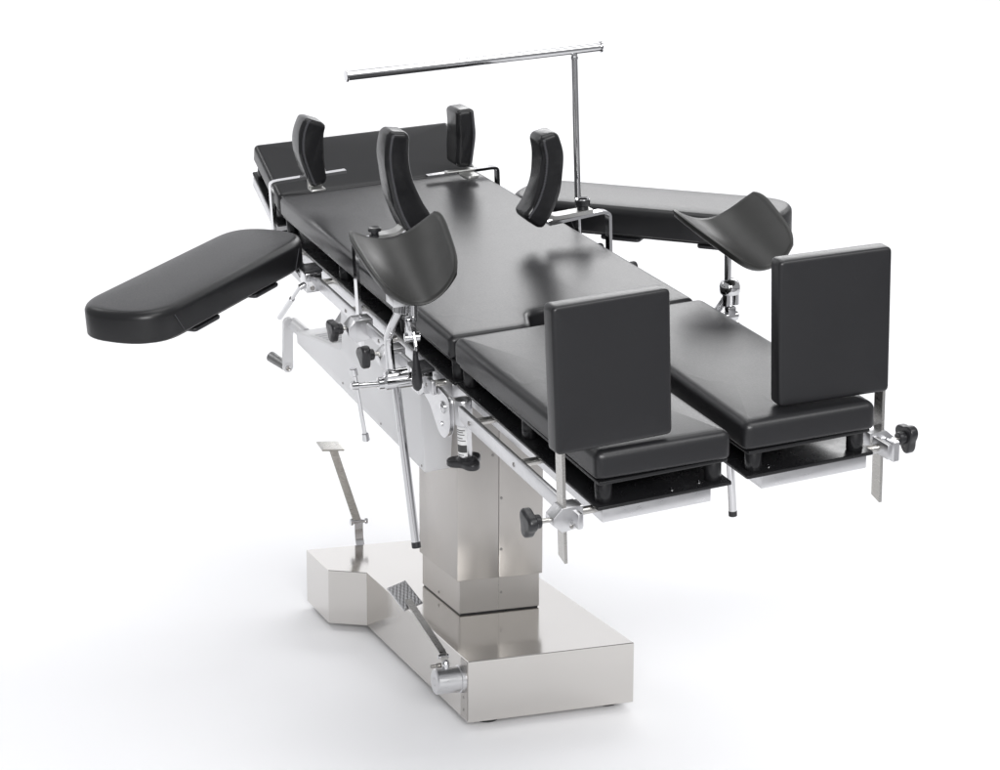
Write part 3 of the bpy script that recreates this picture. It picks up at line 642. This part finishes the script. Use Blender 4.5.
bm = B(); lathe(bm, (0.300, 0.722, 0.815), (1, 0, 0), [(0, 0), (0.019, 0), (0.019, 0.012), (0.015, 0.013), (0.015, 0.07), (0.012, 0.085), (0, 0.085)], 28); box(bm, (0.317, 0.700, 0.793), (0.286, 0.76, 0.838), 0.0025, 2)
cl = obj('rail_clamp', bm, M_CHROME, s, TT)

# ------------------------------------------------------------------ FOOT BOARDS
G = 'upright square foot boards'
def foot_board(sx, c, rot, w, h, px, py, zb, label):
    s = thing('foot_board', label, 'foot board', TA(sx*0.318, py, 0.80), G)
    Rm = Matrix.Translation(c) @ Matrix.Rotation(rot[2], 4, 'Z') @ Matrix.Rotation(rot[1], 4, 'Y') @ Matrix.Rotation(rot[0], 4, 'X')
    bm = B(); prism(bm, round_poly(rect(-w/2, -h/2, w/2, h/2), 0.010), -0.036, 0.0, 0.006, 0.006, 4, Rm @ AX_Y, 0.003)
    obj('cushion', bm, M_LEATHER, s, TT)
    bm = B()
    strap(bm, [(px, py, zb), (px, py, zb+0.012), (px, py, 0.965)], (0, 1, 0), 0.026, 0.0055, 0.001)
    # cut the lower end to a blunt rounded tip
    for v in bm.verts:
        if v.co.z < zb+0.001 and v.co.y > py: v.co.z += 0.006
    obj('flat_post', bm, M_BARSTEEL, s, TT)
    return s
s = foot_board(-1, (-0.225, 0.0, 1.050), (radians(-1.5), radians(0.3), radians(1.8)), 0.206, 0.244, -0.3135, 0.017, 0.735, 'square black foot board on the left leg section, nearest the viewer')
rail_block(s, -1, 0.002, 0.034, 0.335, h=0.042); bm = B(); box(bm, (-0.287, 0.004, 0.793), (-0.281, 0.032, 0.832), .001, 1); obj('clamp_jaw', bm, M_ALU, s, TT)
wing_knob(s, (-0.334, 0.015, 0.812), (-1, 0, 0.05), 0.022, roll=0.3)
bm = B(); screw(bm, (-0.303, 0.0018, 0.799), (0, -1, 0), 0.0035, 0.001); obj('screw', bm, M_SCREW, s, TT)
s = foot_board(1, (0.192, 0.028, 1.050), (radians(-0.3), radians(-0.5), radians(-5.2)), 0.203, 0.254, 0.3145, 0.078, 0.697, 'square black foot board on the right leg section')
rail_block(s, 1, 0.060, 0.094, 0.335, h=0.042); bm = B(); box(bm, (0.318, 0.036, 0.782), (0.332, 0.0595, 0.820), .002, 1); obj('clamp_jaw', bm, M_ALU, s, TT)
wing_knob(s, (0.334, 0.076, 0.806), (1, 0.0, 0.02), 0.022, R=0.0245, amp=0.005, roll=2.4)

# ------------------------------------------------------------------ SCREEN FRAME (T-shaped pole)
s = thing('screen_frame', 'tall thin chrome pole carrying one long horizontal crossbar', 'screen frame', TA(0.31, 1.36, 0.80))
bm = B(); cyl(bm, (0.312, 1.36, 0.78), (0.311, 1.36, 1.283), 0.0072); cyl(bm, (0.311, 1.36, 1.268), (0.311, 1.36, 1.276), 0.0085, bev=.001); obj('pole', bm, M_CHROME, s, TT)
bm = B(); cyl(bm, (-0.220, 1.36, 1.287), (0.374, 1.36, 1.290), 0.0102)
cb = obj('crossbar', bm, M_CHROME, s, TT)
bm = B(); cyl(bm, (-0.224, 1.36, 1.287), (-0.2195, 1.36, 1.287), 0.0132, bev=.001); obj('end_cap', bm, M_CHROME, cb, TT)
bm = B(); cyl(bm, (0.3735, 1.36, 1.290), (0.378, 1.36, 1.290), 0.0132, bev=.001); obj('end_cap', bm, M_CHROME, cb, TT)
rail_block(s, 1, 1.34, 1.38, 0.335)
wing_knob(s, (0.333, 1.36, 0.812), (1, 0, 0), 0.012)

# ------------------------------------------------------------------ SPARE RAIL CLAMP
s = thing('spare_clamp', 'small empty rail clamp with black knob beside the left trough rod', 'clamp', TA(-0.31, 0.885, 0.80))
rail_block(s, -1, 0.862, 0.902, 0.338); wing_knob(s, (-0.336, 0.885, 0.824), (-1, -0.05, 0.02), 0.014, roll=0.9)

S.render.engine = 'CYCLES'
S.cycles.max_bounces = 10; S.cycles.glossy_bounces = 6
S.render.resolution_x = 1024; S.render.resolution_y = 788
